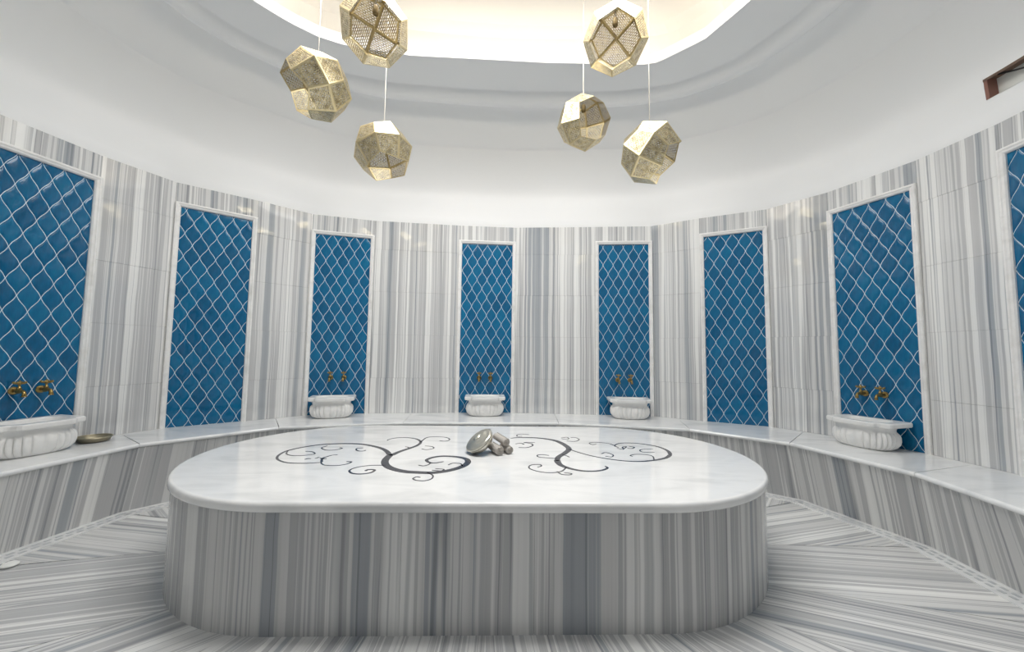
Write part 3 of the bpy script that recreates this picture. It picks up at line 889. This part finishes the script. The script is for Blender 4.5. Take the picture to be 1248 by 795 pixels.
def dish():
    root = empty('bath_dish', (-3.215, 3.03, BZ), label='flat dull bronze dish on the bench beside the leftmost basin', cat='dish')
    p = [(0.0001, 0.0), (0.075, 0.0), (0.092, 0.010), (0.098, 0.028), (0.108, 0.032), (0.108, 0.036), (0.094, 0.034), (0.088, 0.014), (0.070, 0.007), (0.0001, 0.007)]
    obj('dish_body', fix(mesh('dish_body', *lathe(p, 40), M_BRONZE, smooth=True)), root)
    t = [(0.102*math.cos(2*PI*k/32), 0.102*math.sin(2*PI*k/32), 0.036) for k in range(33)]
    obj('dish_rim', mesh('dish_rim', *tube(t, 0.005, 8), M_BRONZE, smooth=True), root)
dish()

# ------------------------------------------------------------------ basins and taps
def superell(a, b, th, p=2.6):
    c, s = math.cos(th), math.sin(th)
    return (a*math.copysign(abs(c)**(2/p), c), b*math.copysign(abs(s)**(2/p), s))
RIMOUT = [(.232, .165), (-.232, .165), (-.232, -.085), (-.224, -.100), (-.205, -.108), (-.178, -.108), (-.163, -.116), (-.155, -.130), (-.148, -.150), (-.132, -.162), (-.11, -.165),
          (.11, -.165), (.132, -.162), (.148, -.150), (.155, -.130), (.163, -.116), (.178, -.108), (.205, -.108), (.224, -.100), (.232, -.085)]
def make_basin():
    n = 336; vs = []; fs = []
    prof = [(0.0, .158, .098, 0), (0.004, .166, .106, .2), (0.018, .186, .120, .7), (0.045, .205, .135, 1), (0.075, .212, .141, 1), (0.108, .210, .139, 1), (0.126, .204, .134, .8), (0.137, .196, .128, .25), (0.143, .191, .124, 0),
            (0.156, .190, .123, 0), (0.172, .194, .126, 0), (0.183, .198, .129, 0)]
    for z, a, b, fl in prof:
        for k in range(n):
            th = 2*PI*k/n
            x, y = superell(a, b, th)
            lob = 1 + 0.11*fl*(abs(math.sin(th*14))**0.6 - 0.75)
            vs.append((x*lob, y*lob, z))
    for i in range(len(prof)-1):
        for k in range(n):
            k2 = (k+1) % n; fs.append((i*n+k, i*n+k2, (i+1)*n+k2, (i+1)*n+k))
    fs.append(tuple(range(n))[::-1])
    body = fix(mesh('basin_body', vs, fs, M_BASIN, smooth=True))
    n = 120; vs = []; fs = []
    loops = [('i', 0.90, .182), ('o', 0.955, .182), ('o', 0.985, .185), ('o', 1.0, .192), ('o', 1.0, .212), ('o', 0.985, .219), ('o', 0.965, .2215), ('i', 1.0, .2215), ('i', 0.97, .216), ('i', 0.92, .17), ('i', 0.75, .11), ('i', 0.4, .095)]
    for kind, sc, z in loops:
        for k in range(n):
            th = 2*PI*k/n
            if kind == 'o':
                r = polar(RIMOUT, th, (0, 0))*sc; vs.append((r*math.cos(th), r*math.sin(th), z))
            else:
                x, y = superell(.172*sc, .110*sc, th, 3.0); r = math.hypot(x, y)
                r = polar([superell(.172*sc, .110*sc, 2*PI*j/160, 3.0) for j in range(160)], th, (0, 0))
                vs.append((r*math.cos(th), r*math.sin(th), z))
    for i in range(len(loops)-1):
        for k in range(n):
            k2 = (k+1) % n; fs.append((i*n+k, i*n+k2, (i+1)*n+k2, (i+1)*n+k))
    fs.append(tuple(range(n))[::-1]); fs.append(tuple(range((len(loops)-1)*n, len(loops)*n)))
    rim = fix(mesh('basin_rim', vs, fs, M_BASIN, smooth=False))
    return body, rim
BBODY, BRIM = make_basin()
def make_tap():
    """axis system: wall plane y=0, room towards -y, z up"""
    Rx = Matrix.Rotation(PI/2, 4, 'X')        # z -> -y
    ros = lathe([(0.0001, 0.0), (0.027, 0.0), (0.027, 0.004), (0.020, 0.009), (0.013, 0.012), (0.0001, 0.012)], 24, Rx)
    bod = lathe([(0.0001, 0.010), (0.011, 0.010), (0.010, 0.030), (0.015, 0.038), (0.018, 0.050), (0.018, 0.058), (0.013, 0.066), (0.010, 0.078), (0.011, 0.084), (0.0001, 0.085)], 20, Rx)
    sp = tube([(0, -.070, 0), (0, -.088, 0), (0, -.100, -.006), (0, -.106, -.018), (0, -.107, -.034)], [.010, .010, .0105, .011, .0125], 14)
    lip = lathe([(0.0001, 0), (0.0145, 0), (0.0145, .006), (0.0001, .006)], 16, Matrix.Translation((0, -.107, -.038)))
    stem = lathe([(0.0001, 0.010), (0.012, 0.010), (0.012, 0.024), (0.007, 0.028), (0.006, 0.044), (0.009, 0.046), (0.0001, 0.050)], 16, Matrix.Translation((0, -.054, 0)))
    hd = []
    for k in range(4):
        a = PI/4 + k*PI/2
        d = Vector((math.cos(a), math.sin(a), 0)); c = Vector((0, -.054, .052))
        hd.append(tube([c, c+d*.012, c+d*.022+Vector((0, 0, .003)), c+d*.030+Vector((0, 0, .008)), c+d*.033+Vector((0, 0, .012))], [.006, .006, .0085, .0075, .002], 10))
    hd.append(lathe([(0.0001, .044), (0.010, .044), (0.011, .054), (0.008, .060), (0.004, .066), (0.006, .070), (0.0001, .075)], 14, Matrix.Translation((0, -.054, 0))))
    return {'rosette': ros, 'tap_body': merge(bod), 'spout': merge(sp, lip), 'stem': stem, 'handle': merge(*hd)}
TAP = {k: fix(mesh(k, *v, M_TAP, smooth=True)) for k, v in make_tap().items()}
BLAB = {0: ('carved white marble basin on the bench at the left edge, beside the bronze dish', 'leftmost basin'),
        2: ('carved white marble basin on the bench left of centre, under its own pair of taps', 'basin left of centre'),
        3: ('carved white marble basin in the middle of the back bench', 'central basin'),
        4: ('carved white marble basin on the bench right of centre', 'basin right of centre'),
        6: ('carved white marble basin on the right bench, set towards the left of its panel', 'rightmost basin')}
BALONG = {0: 0.325, 2: 0.315, 3: 0.352, 4: 0.362, 6: 0.32}
TALONG = {0: (0.305, 0.440), 2: (0.265, 0.405), 3: (0.278, 0.413), 4: (0.262, 0.405), 6: (0.235, 0.372)}
for pi_ in (0, 2, 3, 4, 6):
    m, L = panel_frames[pi_]
    lab, short = BLAB[pi_]
    root = empty('basin', label=lab, cat='basin', group='carved marble basins on the bench')
    root.matrix_world = m @ Matrix.Translation((BALONG[pi_], -0.014-0.168, BZ+0.0005))
    obj('basin_body', BBODY, root); obj('basin_rim', BRIM, root)
    for s, nm in ((0, 'left'), (1, 'right')):
        r = empty('tap', label='antique brass tap on blue tiles, the %s one above the %s' % (nm, short), cat='tap', group='antique brass taps')
        r.matrix_world = m @ Matrix.Translation((TALONG[pi_][s], -0.0085, BZ+0.418))
        for k, me in TAP.items(): obj(k, me, r)

# ------------------------------------------------------------------ faceted pendant lamps
def kite_parts(R):
    c = 0.5469; h = math.sqrt(.5)
    A, E1, CC, E2 = Vector((1, 0, 0)), Vector((h, h, 0)), Vector((c, c, c)), Vector((h, 0, h))
    pts = [A*R, E1*R, CC*R, E2*R]
    cen = sum(pts, Vector())/4; nrm = cen.normalized()
    ins = [p + (cen-p)*0.13 for p in pts]
    th = nrm*0.0016
    vs = pts + [p-th for p in pts] + ins + [p-th for p in ins]
    fs = []; mi = []
    for i in range(4):
        j = (i+1) % 4
        fs += [(i, j, 8+j, 8+i), (5+i if i < 3 else 4, 4+i, 12+i, 12+j), (8+i, 8+j, 12+j, 12+i), (i, 4+i, 4+j, j)]; mi += [0]*4
    fs.append((8, 9, 10, 11)); mi.append(1)
    ax = (pts[1]-pts[0]).normalized(); ay = nrm.cross(ax).normalized()
    uv = [((v-pts[0]).dot(ax), (v-pts[0]).dot(ay)) for v in vs]
    me = mesh('face_panel', vs, fs, [M_BRASS, M_PERF], uv, midx=mi)
    return me
def oct_rots():
    out = []
    for ax in (Vector((1, 0, 0)), Vector((-1, 0, 0)), Vector((0, 1, 0)), Vector((0, -1, 0)), Vector((0, 0, 1)), Vector((0, 0, -1))):
        y = Vector((0, 1, 0)) if abs(ax.y) < .5 else Vector((0, 0, 1))
        y2 = ax.cross(y)
        for k in range(4):
            a = k*PI/2; u = y*math.cos(a)+y2*math.sin(a); v = ax.cross(u)
            out.append((ax, Matrix((ax, u, v)).transposed().to_4x4()))
    return out
ROTS = oct_rots()
KITE = {}
def pendant(loc, D, odir, spin, label):
    root = empty('pendant_lamp', loc, label=label, cat='pendant lamp', group='faceted brass pendant lamps')
    R = D/2
    key = round(D, 3)
    if key not in KITE: KITE[key] = kite_parts(R)
    q = Vector((1, 0, 0)).rotation_difference(Vector(odir).normalized())
    q = q @ Quaternion((1, 0, 0), math.radians(spin))
    Q = q.to_matrix().to_4x4()
    for ax, M in ROTS:
        if ax.x > 0.5: continue                        # four faces left out: the open side
        o = obj('face_panel', KITE[key], root); o.matrix_local = Q @ M
    z_top = 4.525 - loc[2]
    obj('cord', mesh('cord', *tube([(0, 0, 0.16), (0, 0, R), (0, 0, z_top)], 0.0035, 8), M_CORD, smooth=True), root)
    obj('socket', fix(mesh('socket', *lathe([(0.0001, .10), (.017, .10), (.019, .11), (.019, .15), (.012, .165), (.006, .17), (0.0001, .17)], 20), M_SOCKET, smooth=True)), root)
    obj('ceiling_rose', fix(mesh('ceiling_rose', *lathe([(0.0001, z_top-0.03), (.03, z_top-0.03), (.045, z_top-0.02), (.045, z_top), (0.0001, z_top)], 20), M_CORD, smooth=True)), root)
pendant((-1.373, 2.549, 3.053), .46, (-.70, -.45, -.55), 20, 'faceted brass pendant lamp hanging leftmost, its dark open side facing lower left')
pendant((-0.952, 2.46, 3.401), .46, (.30, -.74, -.64), 10, 'faceted brass pendant lamp cut by the top edge on the left, opening facing viewer')
pendant((-1.035, 2.943, 2.800), .46, (.25, -.10, -.95), 35, 'faceted brass pendant lamp hanging lowest of the three on the left')
pendant((0.716, 2.622, 3.487), .46, (-.24, -.74, -.65), 0, 'faceted brass pendant lamp hanging highest on the right, octagonal opening facing the viewer')
pendant((0.592, 3.196, 3.214), .46, (.45, -.85, -.25), 25, 'faceted brass pendant lamp on the right, smallest, left of the lowest one, interior showing')
pendant((1.013, 2.785, 2.730), .46, (.75, -.25, -.60), 40, 'faceted brass pendant lamp hanging lowest of the three on the right')
